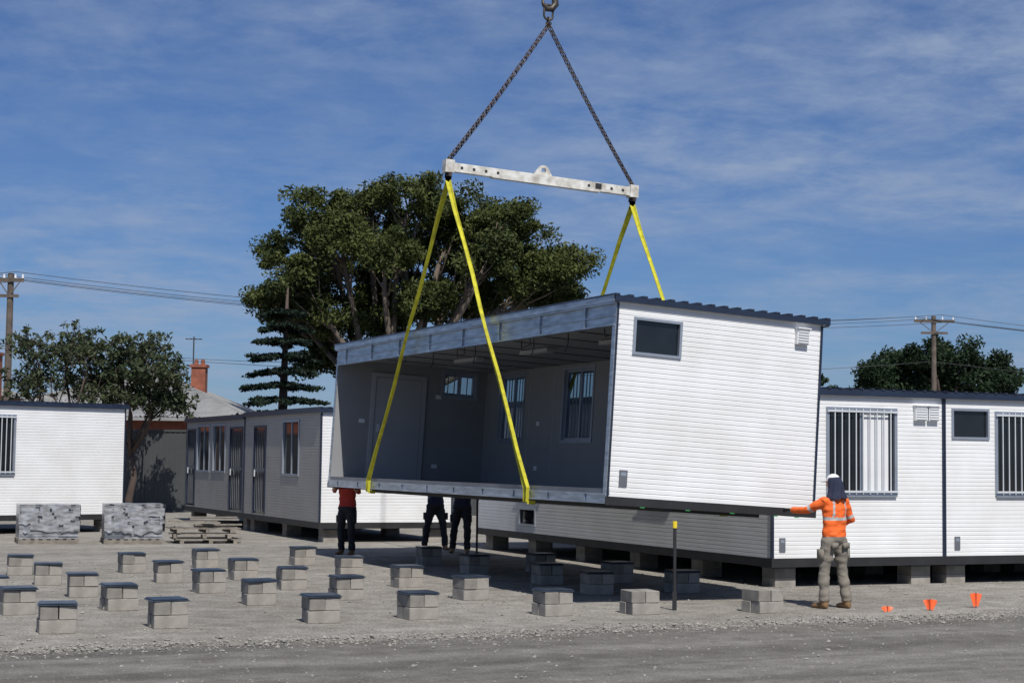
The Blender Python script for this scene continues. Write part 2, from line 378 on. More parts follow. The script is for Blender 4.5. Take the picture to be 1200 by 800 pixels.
for (top,xl) in ((BL,-.05),(BR,W+.05)):
    for t in (2.47,9.49):
        mb=MB(); T=top+V((0,0,-.24)); sgn=1 if t<6 else -1
        inner=.08 if xl<0 else W-.08
        for o in (-.045,.045):
            P1=LM@V((xl,t+o,.16)); P2=LM@V((xl,t+o,-.045)); P3=LM@V((inner,t+o,-.05))
            T2=T+V((o*.4,sgn*-.04,0)); n_=9; pp=[]
            for i in range(n_+1):
                q=T2.lerp(P1,i/n_); q+=V((.012*math.sin(i*1.7+o*60),0,0)); pp.append(q)
            strap(pp+[P2,P3],.055,.012,V((.9,.4,0)) if o<0 else V((.7,-.6,0)),mb)
        mb.box((-.045,-.05,-.06),(.045,.05,.07),'sling',Matrix.Translation(T))
        mb.torus(T+V((0,0,.09)),.05,.016,Z,bx,'hook',.02)
        mb.build('lifting_sling')

# ------------------------------------------------------------------ block piers
def pier(x,y,cap=True,layers=2):
    mb=MB(); z=0
    for k in range(layers):
        for h in (-1,1):
            a=random.uniform(-.03,.03); M=Matrix.Rotation(a+(math.pi/2 if k%2 else 0),4,'Z')@Matrix.Translation((random.uniform(-.01,.01),h*.0985,z))
            mb.box((-.195,-.095,0),(.195,.095,.148),'conc',M)
        z+=.152
    if cap:
        M=Matrix.Rotation(random.uniform(-.08,.08),4,'Z')@Matrix.Translation((random.uniform(-.015,.015),random.uniform(-.015,.015),0))
        mb.box((-.215,-.205,z),(.215,.205,z+.014),'cap',M); mb.box((-.2,-.19,z+.0145),(.2,.19,z+.03),'cap',M)
    ob=mb.build('concrete_block_pier'); ob.location=(x,y,0); ob.rotation_euler=(0,0,ROT+random.uniform(-.09,.09))
    bv=ob.modifiers.new('bevel','BEVEL'); bv.width=.006; bv.segments=1
PIERS=[(-4.98,19.0),(-3.9,19.7),(-2.24,20.55),(-1.12,21.15),(.557,21.85),
 (-6.03,21.1),(-4.95,21.85),(-3.33,22.9),(-2.26,23.9),(-.54,24.15),
 (-5.9,23.8),(-4.33,24.8),(-3.24,25.6),(-1.57,26.3),
 (-6.95,25.9),(-5.3,26.7),(-4.26,27.5),(-2.67,28.6),
 (-7.94,27.9),(-6.33,28.8),(-5.35,30.2),(-3.78,31.4),(-6.9,22.9),(-7.9,24.9)]
for p in PIERS: pier(*p)
for p in ((1.69,22.2),(3.34,22.65)): pier(*p,cap=False)
for p in ((.6,27.3),(1.75,27.9),(-.6,29.6),(.55,30.2),(-1.5,32.0),(1.3,25.4),(2.6,25.9)): pier(*p)

# ------------------------------------------------------------------ pallets of packers
def pallet_stack(x,y,w_,d_,h_,rz):
    e=MB()
    for yy in (-d_/2+.05,0,d_/2-.05): e.box((-w_/2,yy-.05,.0),(w_/2,yy+.05,.09),'wood')
    for i in range(8):
        xx=-w_/2+.05+i*(w_-.1)/7; e.box((xx-.045,-d_/2,.091),(xx+.045,d_/2,.112),'wood')
    n=14; z=.114
    for i in range(n):
        hh=(h_-.12)/n
        for k in range(3):
            j=random.uniform(-.015,.015); x0=-w_/2+.02+k*(w_-.04)/3
            e.box((x0+.002,-d_/2+.02+j,z),(x0+(w_-.04)/3-.002,d_/2-.02+j,z+hh-.005),'plate' if random.random()<.12 else 'wrap')
        z+=hh
    top=z+.004; nx=10
    gx=[[V((-w_/2+w_*i/nx,-d_/2+d_*j/nx,top+.012*noise.noise(V((i*.8,j*.8,x))))) for j in range(nx+1)] for i in range(nx+1)]
    for i in range(nx):
        for j in range(nx): e.quad([gx[i][j],gx[i+1][j],gx[i+1][j+1],gx[i][j+1]],'wrap')
    # crumpled shiny film hanging over the upper part of the sides
    for (a0,a1,fx) in ((0,1,lambda u,o:V((-w_/2+w_*u,-d_/2-o,0))),(0,1,lambda u,o:V((w_/2+o,-d_/2+d_*u,0)))):
        cols=26; rows=7
        G_=[[fx(i/cols,.012+.018*(noise.noise(V((i*.5,j*.6,x*3)))+.5))+V((0,0,top-.002-(top-.16)*j/rows*(.85+.15*noise.noise(V((i*.4,x,0)))))) for j in range(rows+1)] for i in range(cols+1)]
        for i in range(cols):
            for j in range(rows):
                if noise.noise(V((i*.35+x,j*.45,5)))<.18: e.quad([G_[i][j],G_[i+1][j],G_[i+1][j+1],G_[i][j+1]],'wrap')
    ob=e.build('pallet_of_blocks'); ob.location=(x,y,0); ob.rotation_euler=(0,0,rz)
pallet_stack(-10.25,38.0,1.3,1.1,.86,.35); pallet_stack(-8.45,38.4,1.3,1.1,.88,.3)
tb=MB()
for k in range(3):
    M=Matrix.Translation((random.uniform(-.1,.1),0,0))@Matrix.Rotation(random.uniform(-.12,.12),4,'Z')
    for i in range(5):
        if random.random()<.85: tb.box((-.75,-.5+i*.22,k*.12+.081),(.75+random.uniform(-.1,.1),-.38+i*.22,k*.12+.105),'wood',M)
    for xx in (-.65,0,.55): tb.box((xx,-.5,k*.12),(xx+.09,.5,k*.12+.08),'wood',M)
for i in range(6):
    M=Matrix.Translation((random.uniform(-.3,.4),random.uniform(-.4,.3),.36+.037*i))@Matrix.Rotation(random.uniform(-.5,.5),4,'Z')
    tb.box((-.6,-.05,0),(.5,.05,.035),'wood' if i%2 else 'conc',M)
ob=tb.build('timber_pallets'); ob.location=(-7.0,39.0,0); ob.rotation_euler=(0,0,.3)

# ------------------------------------------------------------------ stakes and markers
st=MB(); st.tube([(0,0,0),(0,0,1.1)],.022,'dark',6); st.tube([(0,0,1.08),(0,0,1.17)],.03,'yellow',8); st.box((-.028,-.02,.0),(.028,.02,.25),'dark')
o=st.build('steel_picket'); o.location=(2.19,22.75,0)
st=MB(); st.tube([(0,0,0),(0,0,1.2)],.02,'dark',6); st.tube([(0,0,1.2),(0,0,1.28)],.03,'plate',8)
o=st.build('steel_picket'); o.location=(-.6,31.5,0)
def marker(x,y,h,wd,tw):
    mb=MB(); mb.tube([(0,0,0),(.004,0,h+.01)],.004,'wire',5); n=6
    for s_ in (-1,1):
        for i in range(n):
            a,b_=i/n,(i+1)/n; P=lambda u,t:V((s_*wd*u*(.35+.65*t)+.004,.03*math.sin(u*3+tw)*t+.012*u,h*.12+h*.88*t-.02*u*u))
            for j in range(3):
                t0,t1=j/3,(j+1)/3; mb.quad([P(a,t0),P(b_,t0),P(b_,t1),P(a,t1)],'marker')
    o=mb.build('orange_marker_flag'); o.location=(x,y,0); o.rotation_euler=(0,0,tw)
marker(5.05,22.95,.07,.10,.4); marker(5.68,23.2,.15,.095,-.2); marker(6.45,23.75,.20,.095,.3)

# ------------------------------------------------------------------ people
def seg_dist(p,a,b):
    ab=b-a; t=max(0,min(1,(p-a).dot(ab)/max(ab.length_squared,1e-9))); return (p-(a+ab*t)).length
def hand(mb,wr,d,n,m,side=1,curl=.5):
    d=d.normalized(); s_=d.cross(n).normalized(); n=s_.cross(d).normalized()
    def cs(p,hw,ht): return [p-s_*hw-n*ht,p+s_*hw-n*ht,p+s_*hw+n*ht,p-s_*hw+n*ht]
    rings=[cs(wr-d*.03,.028,.022),cs(wr+d*.02,.036,.018),cs(wr+d*.06,.044,.016),cs(wr+d*.09,.043,.013)]
    for a,b in zip(rings[:-1],rings[1:]): mb.corners(a+b,m)
    for k,(o,l) in enumerate(((-.034,.066),(-.0115,.08),(.0115,.075),(.034,.058))):
        p=wr+d*.085+s_*o; dd=d.copy(); pts=[p]
        for j,fr in enumerate((.45,.32,.23)):
            dd=(Matrix.Rotation(curl*(.6+.4*j),3,s_)@dd); p=p+dd*l*fr; pts.append(p)
        mb.tube(pts,[.0105,.010,.009,.006],m,7)
    p=wr+d*.03+s_*side*.036; dd=(d*.6+s_*side*.8+n*-.25).normalized()
    mb.tube([p,p+dd*.035,p+dd*.05+d*.02,p+dd*.055+d*.042],[.014,.0125,.011,.007],m,7)
def person(name,pos,rz,hw_l,hw_r,style,vox=.016,stance=(.13,.13),head=(0,0),feet=((0,0),(0,0))):
    e=empty(name,pos,(0,0,rz)); IM=(Matrix.Translation(pos)@Matrix.Rotation(rz,4,'Z')).inverted()
    J={'hd':V((0,.02,1.69))}
    sh={-1:V((-.185,0,1.44)),1:V((.185,0,1.44))}
    hands={-1:IM@V(hw_l),1:IM@V(hw_r)}
    elb={}; wr={}
    for s_ in (-1,1):
        a=sh[s_]; w_=hands[s_]; dv=w_-a; d=dv.length; mx_=.565
        if d>mx_: w_=a+dv*(mx_/d); d=mx_
        l=.295; hgt=math.sqrt(max(0,l*l-(d/2)**2)); pole=V((s_*.5,-.35,-.8)); t=dv.normalized(); pole=(pole-t*pole.dot(t)).normalized()
        elb[s_]=(a+w_)/2+pole*hgt; wr[s_]=w_
    B=MB()
    B.tube([(0,0,.86),(0,0,.93),(0,0,1.02),(0,0,1.1),(0,0,1.22),(0,-.005,1.34),(0,-.01,1.43),(0,-.01,1.50),(0,0,1.55),(0,.01,1.62)],
        [(.12,.09),(.178,.125),(.185,.125),(.176,.118),(.185,.122),(.2,.13),(.19,.115),(.10,.085),(.06,.06),(.057,.06)],'navy',20)
    kn={}; an={}
    for s_,fo in ((-1,feet[0]),(1,feet[1])):
        x=s_*stance[0 if s_<0 else 1]
        hp=V((s_*.095,0,.9)); an_=V((x+fo[0],-.03+fo[1],.1)); k_=(hp+an_)/2+V((s_*.01,.035,.03))
        kn[s_],an[s_]=k_,an_
        B.tube([hp+V((0,0,.04)),hp.lerp(k_,.3),hp.lerp(k_,.7),k_,k_.lerp(an_,.35),k_.lerp(an_,.8),an_+V((0,0,.0))],[.105,.103,.088,.076,.078,.070,.074],'navy',14)
        B.tube([an_+V((0,-.06,-.06)),an_+V((0,.0,-.055)),an_+V((s_*.01,.1,-.062)),an_+V((s_*.02,.18,-.07)),an_+V((s_*.02,.215,-.075))],[(.036,.036),(.045,.05),(.047,.04),(.045,.03),(.03,.02)],'navy',12)
        B.tube([an_+V((0,-.01,-.06)),an_+V((0,0,.05))],[.05,.055],'navy',12)
        a=sh[s_]; el=elb[s_]; w_=wr[s_]
        B.tube([V((s_*.09,0,1.43)),a,a.lerp(el,.4),el,el.lerp(w_,.4),w_],[.075,.075,.063,.052,.05,.04],'navy',14)
    HM=Matrix.Rotation(head[1],3,'X'); HM=Matrix.Rotation(head[0],3,'Z')@HM; hc=J['hd']
    hp=lambda v:hc+HM@V(v)
    B.ell(hc,(.076,.094,.118),'skin',HM,20,14)
    B.ell(hp((0,.03,-.06)),(.055,.06,.055),'skin',HM)
    B.tube([hp((0,.085,.02)),hp((0,.108,-.02)),hp((0,.09,-.03))],[.014,.019,.014],'skin',8)
    for s_ in (-1,1): B.ell(hp((s_*.078,-.005,-.01)),(.016,.024,.034),'skin',HM,10,8)
    tmp=B.build('tmp'); rm=tmp.modifiers.new('r','REMESH'); rm.mode='VOXEL'; rm.voxel_size=vox
    smm=tmp.modifiers.new('s','SMOOTH'); smm.iterations=3; smm.factor=.5
    dg=bpy.context.evaluated_depsgraph_get(); me=bpy.data.meshes.new_from_object(tmp.evaluated_get(dg)); bpy.data.objects.remove(tmp)
    me.materials.clear()
    keys=[style['shirt'],style['pants'],'boot','skin','tape','navy']
    for k in keys: me.materials.append(MD[k])
    for v in me.vertices:
        p=v.co
        if p.z<1.5 and p.z>.12:
            q=V((p.x*7,p.y*7,p.z*13)); v.co=p+v.normal*(noise.noise(q+V((pos[0],0,0)))*.018+noise.noise(q*2.3)*.006)
    for pl in me.polygons:
        c_=pl.center; pl.use_smooth=True; mi=0
        da=min(min(seg_dist(c_,sh[s_],elb[s_])-.06,seg_dist(c_,elb[s_],wr[s_])-.045) for s_ in (-1,1))
        arm=da<.03 and abs(c_.x)>.1
        fo=False
        for s_ in (-1,1):
            if seg_dist(c_,elb[s_].lerp(wr[s_],style.get('sleeve',.9)),wr[s_]+(wr[s_]-elb[s_])*.2)<.05: fo=True
        if c_.z<.1: mi=2
        elif c_.z<.97 and not(da<.012 and abs(c_.x)>.19): mi=1
        elif c_.z>1.54 and abs(c_.x)<.13: mi=3
        if fo: mi=3
        if style.get('tape') and mi==0:
            if da<.012 and abs(c_.x)>.2:
                for s_ in (-1,1):
                    pe=elb[s_].lerp(sh[s_],.25)
                    if abs((c_-pe).dot((sh[s_]-elb[s_]).normalized()))<.022 and (c_-pe).length<.1: mi=4
            elif 1.19<c_.z<1.235: mi=4
            elif .09<abs(c_.x)<.118 and c_.z>1.235 and c_.z<1.48: mi=4
        pl.material_index=mi
    ob=bpy.data.objects.new('body',me); scene.collection.objects.link(ob); ob.parent=e
    D=MB()
    for s_ in (-1,1):
        fd=(wr[s_]-elb[s_]).normalized(); nn=V((0,0,-1)) if abs(fd.z)<.8 else V((-s_,0,0))
        hand(D,wr[s_]+fd*.01,fd,nn,style['hand'],side=1 if s_<0 else -1,curl=.45)
    D.build('hands',e,True)
    G=MB()
    for s_ in (-1,1):
        G.ell(hp((s_*.03,.083,.012)),(.012,.008,.007),'white2',HM,8,6); G.ell(hp((s_*.03,.089,.012)),(.005,.005,.005),'hair',HM,8,6)
        G.tube([hp((s_*.016,.092,.03)),hp((s_*.046,.082,.03))],.004,'hair',5)
    G.tube([hp((-.022,.086,-.058)),hp((0,.094,-.056)),hp((.022,.086,-.058))],.005,'red',6)
    if style['hat']=='flap':
        G.ell(hp((0,-.002,.035)),(.088,.104,.094),'capw',HM,20,10,zmin=-.05)
        pts=[]
        for i in range(13):
            a=math.pi*(i/12); pts.append((V((.083*math.cos(a),.085*math.sin(a)+.01,.045)),V((.085*math.cos(a),.10+.095*math.sin(a),.032))))
        for i in range(12):
            G.quad([hp(pts[i][0]),hp(pts[i+1][0]),hp(pts[i+1][1]),hp(pts[i][1])],'capw')
        n1=22; rows=[(.075,.084,.100),(.05,.097,.115),(0,.108,.128),(-.06,.118,.135),(-.12,.13,.138),(-.18,.155,.148),(-.225,.175,.155)]
        grid=[]
        for (zz,rx,ry) in rows:
            row=[]
            for i in range(n1+1):
                a=math.pi*(.06)+(-math.pi*1.12)*i/n1
                wv=1+.06*math.sin(i*1.7+zz*20)*min(1,(.08-zz)*6)
                row.append(hp((rx*wv*math.cos(a),ry*wv*math.sin(a)-.003,zz+.012*math.sin(i*1.1)*(zz<-.2))))
            grid.append(row)
        for a_,b_ in zip(grid[:-1],grid[1:]):
            for i in range(n1): G.quad([a_[i],a_[i+1],b_[i+1],b_[i]],'navy')
    else:
        G.ell(hp((0,-.012,.03)),(.086,.102,.105),style['hat'],HM,18,10,zmin=-.1)
        G.quad([hp((-.06,.07,.04)),hp((.06,.07,.04)),hp((.045,.15,.03)),hp((-.045,.15,.03))],style['hat'])
    for s_ in (-1,1):
        x=s_*.10; G.box((x-.055,-.136,.81),(x+.055,-.118,.89),style['pants'])
        k_=kn[s_]; G.box((k_.x+s_*.07-.02,k_.y-.06,k_.z+.12),(k_.x+s_*.07+.02,k_.y+.05,k_.z+.27),style['pants'])
    g=G.build('hat_and_face',e,True)
    return e
hp_=LM@V((2.62,-.03,.02))
person('construction_worker',(4.42,23.35,0),rad(32),(hp_.x+.10,hp_.y-.06,hp_.z+.02),(4.5,23.75,1.12),
  {'shirt':'orange','pants':'pants','hand':'glove','hat':'flap','tape':True,'sleeve':.97},stance=(.14,.14),head=(.25,-.12),vox=.013,feet=((-.03,.05),(.03,-.03)))
dk={'shirt':'red','pants':'dkpants','hand':'skin','hat':'hair','sleeve':.3}
person('construction_worker',(-3.3,34.75,0),rad(160),(-3.2,34.3,1.45),(-3.5,34.3,1.42),dk,vox=.022,feet=((0,.05),(.02,-.05)))
dk2={'shirt':'navy','pants':'dkpants','hand':'skin','hat':'navy','sleeve':.9}
person('construction_worker',(-1.62,37.2,0),rad(200),(-1.75,36.6,1.3),(-1.9,36.8,1.25),dk2,vox=.022,feet=((-.05,.2),(.05,-.15)))
person('construction_worker',(-1.0,35.9,0),rad(175),(-.9,35.4,1.4),(-1.25,35.35,1.4),dk2,vox=.022,feet=((0,.15),(.08,-.1)))

# ------------------------------------------------------------------ ground
def gravelmat(name,c1,c2,streak=False):
    m,nt,b=newmat(name); N=nt.nodes; Lk=nt.links
    tc=N.new('ShaderNodeTexCoord')
    def nz(s,d=6,st=None):
        n=N.new('ShaderNodeTexNoise'); n.inputs['Scale'].default_value=s; n.inputs['Detail'].default_value=d
        if st:
            mp=N.new('ShaderNodeMapping'); mp.inputs['Rotation'].default_value=(0,0,-rad(26.5))
            mp2=N.new('ShaderNodeMapping'); mp2.inputs['Scale'].default_value=st
            Lk.new(tc.outputs['Object'],mp.inputs[0]); Lk.new(mp.outputs[0],mp2.inputs[0]); Lk.new(mp2.outputs[0],n.inputs['Vector'])
        else: Lk.new(tc.outputs['Object'],n.inputs['Vector'])
        return n
    def ramp(n,a,b_,ca,cb):
        r=N.new('ShaderNodeValToRGB'); r.color_ramp.elements[0].position=a; r.color_ramp.elements[1].position=b_
        r.color_ramp.elements[0].color=(*ca,1); r.color_ramp.elements[1].color=(*cb,1); Lk.new(n.outputs[0],r.inputs[0]); return r
    def mulc(a,b_,f_):
        mx=N.new('ShaderNodeMix'); mx.data_type='RGBA'; mx.blend_type='MULTIPLY'; mx.inputs[0].default_value=f_
        Lk.new(a,mx.inputs[6]); Lk.new(b_,mx.inputs[7]); return mx.outputs[2]
    big=ramp(nz(.45,6,(.5,1.6,1)),.35,.68,c1,c2)
    fine=ramp(nz(38,8),.35,.7,(.72,.72,.72),(1.18,1.18,1.18))
    o=mulc(big.outputs[0],fine.outputs[0],1)
    med=ramp(nz(2.6,8),.36,.66,(.80,.79,.78),(1.1,1.1,1.1)); o=mulc(o,med.outputs[0],1)
    vo=N.new('ShaderNodeTexVoronoi'); vo.inputs['Scale'].default_value=34; Lk.new(tc.outputs['Object'],vo.inputs['Vector'])
    sp=N.new('ShaderNodeSeparateColor'); Lk.new(vo.outputs['Color'],sp.inputs[0])
    r3=N.new('ShaderNodeValToRGB'); r3.color_ramp.elements[0].color=(.72,.72,.72,1); r3.color_ramp.elements[1].color=(1.2,1.19,1.16,1)
    Lk.new(sp.outputs[0],r3.inputs[0]); o=mulc(o,r3.outputs[0],.35 if streak else .8)
    if streak:
        tr=ramp(nz(.9,5,(.05,2.0,1)),.4,.6,(.78,.77,.76),(1.12,1.12,1.12)); o=mulc(o,tr.outputs[0],1)
    Lk.new(o,b.inputs['Base Color'])
    b.inputs['Roughness'].default_value=.95; b.inputs['Specular IOR Level'].default_value=.15
    b1=N.new('ShaderNodeBump'); b1.inputs['Strength'].default_value=.55 if not streak else .3; b1.inputs['Distance'].default_value=.03
    Lk.new(vo.outputs['Distance'],b1.inputs['Height'])
    b2_=N.new('ShaderNodeBump'); b2_.inputs['Strength'].default_value=.5; b2_.inputs['Distance'].default_value=.06; n5=nz(5,8)
    Lk.new(n5.outputs[0],b2_.inputs['Height']); Lk.new(b1.outputs[0],b2_.inputs['Normal']); Lk.new(b2_.outputs[0],b.inputs['Normal'])
    return m
MD['yard']=gravelmat('crushed_rock',(.26,.245,.22),(.35,.335,.305))
MD['roadm']=gravelmat('compacted_gravel_road',(.165,.158,.145),(.225,.215,.20),True)
MD['stone']=mat('loose_stone',(.32,.305,.275),.95,var=.45,scale=30)
g=MB(); g.quad([(-600,-100,0),(600,-100,0),(600,1500,0),(-600,1500,0)],'yard'); g.build('ground')
E0=V((-5,16.75,0)); ed=V((11.8,5.9,0)).normalized(); en=V((-ed.y,ed.x,0))
rd=MB(); prev=None
for i in range(-600,801):
    s_=i*.125; j=.12*noise.noise(V((s_*.35,0,0)))+.07*noise.noise(V((s_*1.7,3,0)))+.04*noise.noise(V((s_*5.7,7,0)))
    a=E0+ed*s_+en*j+V((0,0,.004)); b_=E0+ed*s_-en*40+V((0,0,.004))
    if prev: rd.quad([prev[0],prev[1],b_,a],'roadm')
    prev=(a,b_)
rd.build('gravel_road')
def stones(name,pts,sizes):
    n=len(pts); base=np.array([(1,0,0),(0,1,0),(-1,0,0),(0,-1,0),(0,0,1),(0,0,-1)],float)
    vs=pts[:,None,:]+base[None]*sizes[:,None,None]*np.random.uniform(.55,1.2,(n,6,1))*np.array([1,1,.7])
    vs=vs+np.random.normal(0,.12,(n,6,3))*sizes[:,None,None]
    tri=np.array([(0,1,4),(1,2,4),(2,3,4),(3,0,4),(1,0,5),(2,1,5),(3,2,5),(0,3,5)])
    fs=(np.arange(n)[:,None,None]*6+tri[None]).reshape(-1,3)
    me=bpy.data.meshes.new(name); me.from_pydata(vs.reshape(-1,3).tolist(),[],fs.tolist()); me.materials.append(MD['stone'])
    ob=bpy.data.objects.new(name,me); scene.collection.objects.link(ob)
n=12000; s_=np.random.uniform(-6,26,n); o_=np.random.normal(.12,.30,n)+.12*np.sin(s_*.9)
P=np.array(E0)[None]+s_[:,None]*np.array(ed)+o_[:,None]*np.array(en); sz=np.random.exponential(.006,n)+.006; sz=np.clip(sz,0,.038)
hh=.03*np.exp(-(o_-.12)**2/.05)*np.random.uniform(0,1,n); P[:,2]=sz*.3+hh
n2=9000; P2=np.stack([np.random.uniform(-9,9,n2),np.random.uniform(13,32,n2),np.zeros(n2)],1); sz2=np.clip(np.random.exponential(.005,n2)+.005,0,.03); P2[:,2]=sz2*.3
stones('loose_gravel',np.concatenate([P,P2]),np.concatenate([sz,sz2]))

# ------------------------------------------------------------------ fence, houses
fb=MB(); x=-34
while x<36:
    fb.box((x,60,0),(x+2.35,60.03,2.85),'fence')
    for k in range(12): fb.box((x+.1+k*.19,59.985,.1),(x+.16+k*.19,59.999,2.78),'fence')
    fb.box((x-.03,59.96,0),(x+.03,60.05,2.88),'fence'); fb.box((x+.031,59.955,2.8),(x+2.319,60.045,2.87),'fence'); x+=2.35
fb.build('steel_fence')
def hip_house(name,x0,x1,y0,y1,ze,zr,wallm,chim=[]):
    e=empty(name); wl=MB(); rf=MB(); o=.5
    wl.box((x0,y0,0),(x1,y1,ze-.02),wallm)
    for xx in np.arange(x0+1,x1-1.2,2.6):
        wl.box((xx,y0-.03,1.0),(xx+1.1,y0-.002,2.2),'glass'); wl.box((xx-.06,y0-.05,.94),(xx+1.16,y0-.002,.999),'white2')
    X0,X1,Y0,Y1=x0-o,x1+o,y0-o,y1+o; ym=(y0+y1)/2; d=(Y1-Y0)*.42
    A,B_,C,D=V((X0,Y0,ze)),V((X1,Y0,ze)),V((X1,Y1,ze)),V((X0,Y1,ze)); R0,R1=V((X0+d,ym,zr)),V((X1-d,ym,zr))
    def face(P,Q,R,S):
        n=int((Q-P).length/.18); nn=((Q-P).cross(S-P)).normalized()
        for i in range(n):
            a,b_=i/n,(i+1)/n; mid_=(a+b_)/2; u=lambda t:(P.lerp(Q,t),S.lerp(R,t))
            (p0,s0),(pm,sm_),(p1,s1)=u(a),u(mid_),u(b_)
            rf.quad([p0,pm+nn*.035,sm_+nn*.035,s0],'iron'); rf.quad([pm+nn*.035,p1,s1,sm_+nn*.035],'iron')
    face(A,B_,R1,R0); face(C,D,R0,R1); face(B_,C,R1+V((0,.01,0)),R1); face(D,A,R0,R0+V((0,.01,0)))
    rf.box((X0,Y0-.1,ze-.14),(X1,Y0-.001,ze-.01),'iron'); rf.tube([R0,R1],.08,'iron',8)
    rf.tube([R1,B_],.06,'iron',6); rf.tube([R0,A],.06,'iron',6)
    wl.build('walls',e); rf.build('roof',e)
    ch=MB()
    for (cx,cy,zt) in chim:
        ch.box((cx-.3,cy-.3,2),(cx+.3,cy+.3,zt-.2),'brick'); ch.box((cx-.36,cy-.36,zt-.2),(cx+.36,cy+.36,zt-.08),'brick')
        for q in (-.14,.14): ch.tube([(cx+q,cy,zt-.08),(cx+q,cy,zt+.14)],[.1,.08],'brick',8)
    if chim: ch.build('chimney',e)
hip_house('brick_house',-21,-10.9,69,79,3.5,5.45,'brick',[(-13.4,73.2,5.95)])
hip_house('brick_house',-34,-22.2,68,78,4.4,6.2,'brick',[(-21.9,72,6.3)])
an=MB(); an.tube([(0,0,4),(0,0,7.1)],.03,'wire',6); an.tube([(-.35,0,7.0),(.35,.1,7.0)],.02,'wire',5)
for q in (-.3,-.1,.1,.3): an.tube([(q,-.3,7.0),(q,.3,7.02)],.014,'wire',5)
o=an.build('tv_antenna'); o.location=(-13.75,73.6,0)

# ------------------------------------------------------------------ power poles and lines
def pole(x,y,h,arm):
    mb=MB(); mb.tube([(0,0,0),(0,0,h)],[.17,.12],'pole',10); mb.box((-arm/2,-.16,h-.35),(arm/2,-.121,h-.2),'pole'); mb.box((-arm*.33,-.16,h-.95),(arm*.33,-.125,h-.83),'pole')
    for q in (-.46,-.2,.2,.46): mb.tube([(q*arm,-.14,h-.2),(q*arm,-.14,h-.05)],[.05,.03],'white2',7)
    mb.tube([(-arm*.35,-.14,h-.35),(0,-.15,h-.9)],.02,'pole',5); mb.tube([(arm*.35,-.14,h-.35),(0,-.15,h-.9)],.02,'pole',5)
    o=mb.build('power_pole'); o.location=(x,y,0)
PL=V((-19.5,66,8.95)); PR=V((21.8,88,9.65)); pole(PL.x,PL.y,PL.z,1.1); pole(PR.x,PR.y,PR.z,2.1)
pw=MB()
def wire(a,b,sag,r=.012):
    pts=[]
    for i in range(25):
        t=i/24; p=V(a).lerp(V(b),t); p.z-=4*sag*t*(1-t); pts.append(p)
    pw.tube(pts,r,'wire',5)
for q,dz in ((-.5,0),(-.22,-.12),(.22,.1),(.5,-.25)):
    wire((PL.x+q,PL.y-.14,PL.z-.05+dz),(PR.x+q*2,PR.y-.14,PR.z-.05+dz),1.0); wire((PR.x+q*2,PR.y-.14,PR.z-.05+dz),(62+q,85,9.2),1.3); wire((-60,63+q,9),(PL.x+q,PL.y-.14,PL.z-.05+dz),1.2)
wire((PL.x,PL.y,6.4),(-4.5,76,6.4),.45,.010); wire((PL.x,PL.y,6.1),(PR.x,PR.y,7.3),.9,.011); wire((PR.x,PR.y,7.3),(62,86,7.0),1.2,.011)
pw.build('power_lines')

# ------------------------------------------------------------------ trees
def leafmat(name,c0,c1,c2):
    m,nt,b=newmat(name); N=nt.nodes; Lk=nt.links
    tc=N.new('ShaderNodeTexCoord'); n=N.new('ShaderNodeTexNoise'); n.inputs['Scale'].default_value=.55; n.inputs['Detail'].default_value=4
    Lk.new(tc.outputs['Object'],n.inputs['Vector']); gi=N.new('ShaderNodeNewGeometry')
    ad=N.new('ShaderNodeMath'); ad.operation='MULTIPLY_ADD'; ad.inputs[1].default_value=.35; Lk.new(gi.outputs['Random Per Island'],ad.inputs[0]); Lk.new(n.outputs[0],ad.inputs[2])
    r=N.new('ShaderNodeValToRGB'); r.color_ramp.elements[0].position=.42; r.color_ramp.elements[1].position=.95
    r.color_ramp.elements[0].color=(*c0,1); r.color_ramp.elements[1].color=(*c2,1); e=r.color_ramp.elements.new(.68); e.color=(*c1,1)
    Lk.new(ad.outputs[0],r.inputs[0]); Lk.new(r.outputs[0],b.inputs['Base Color']); b.inputs['Roughness'].default_value=.65; b.inputs['Specular IOR Level'].default_value=.22
    tr=N.new('ShaderNodeBsdfTranslucent'); Lk.new(r.outputs[0],tr.inputs[0]); mx=N.new('ShaderNodeMixShader'); mx.inputs[0].default_value=.2
    Lk.new(b.outputs[0],mx.inputs[1]); Lk.new(tr.outputs[0],mx.inputs[2]); Lk.new(mx.outputs[0],N['Material Output'].inputs[0]); return m
MD['leaf']=leafmat('gum_leaves',(.024,.036,.012),(.055,.072,.02),(.115,.13,.035))
MD['leaf2']=leafmat('dark_leaves',(.012,.022,.012),(.02,.04,.018),(.04,.065,.028))
MD['leaf3']=leafmat('shrub_leaves',(.025,.04,.02),(.05,.07,.03),(.10,.11,.06))
MD['needle']=leafmat('pine_needles',(.006,.013,.010),(.012,.024,.016),(.025,.042,.024))
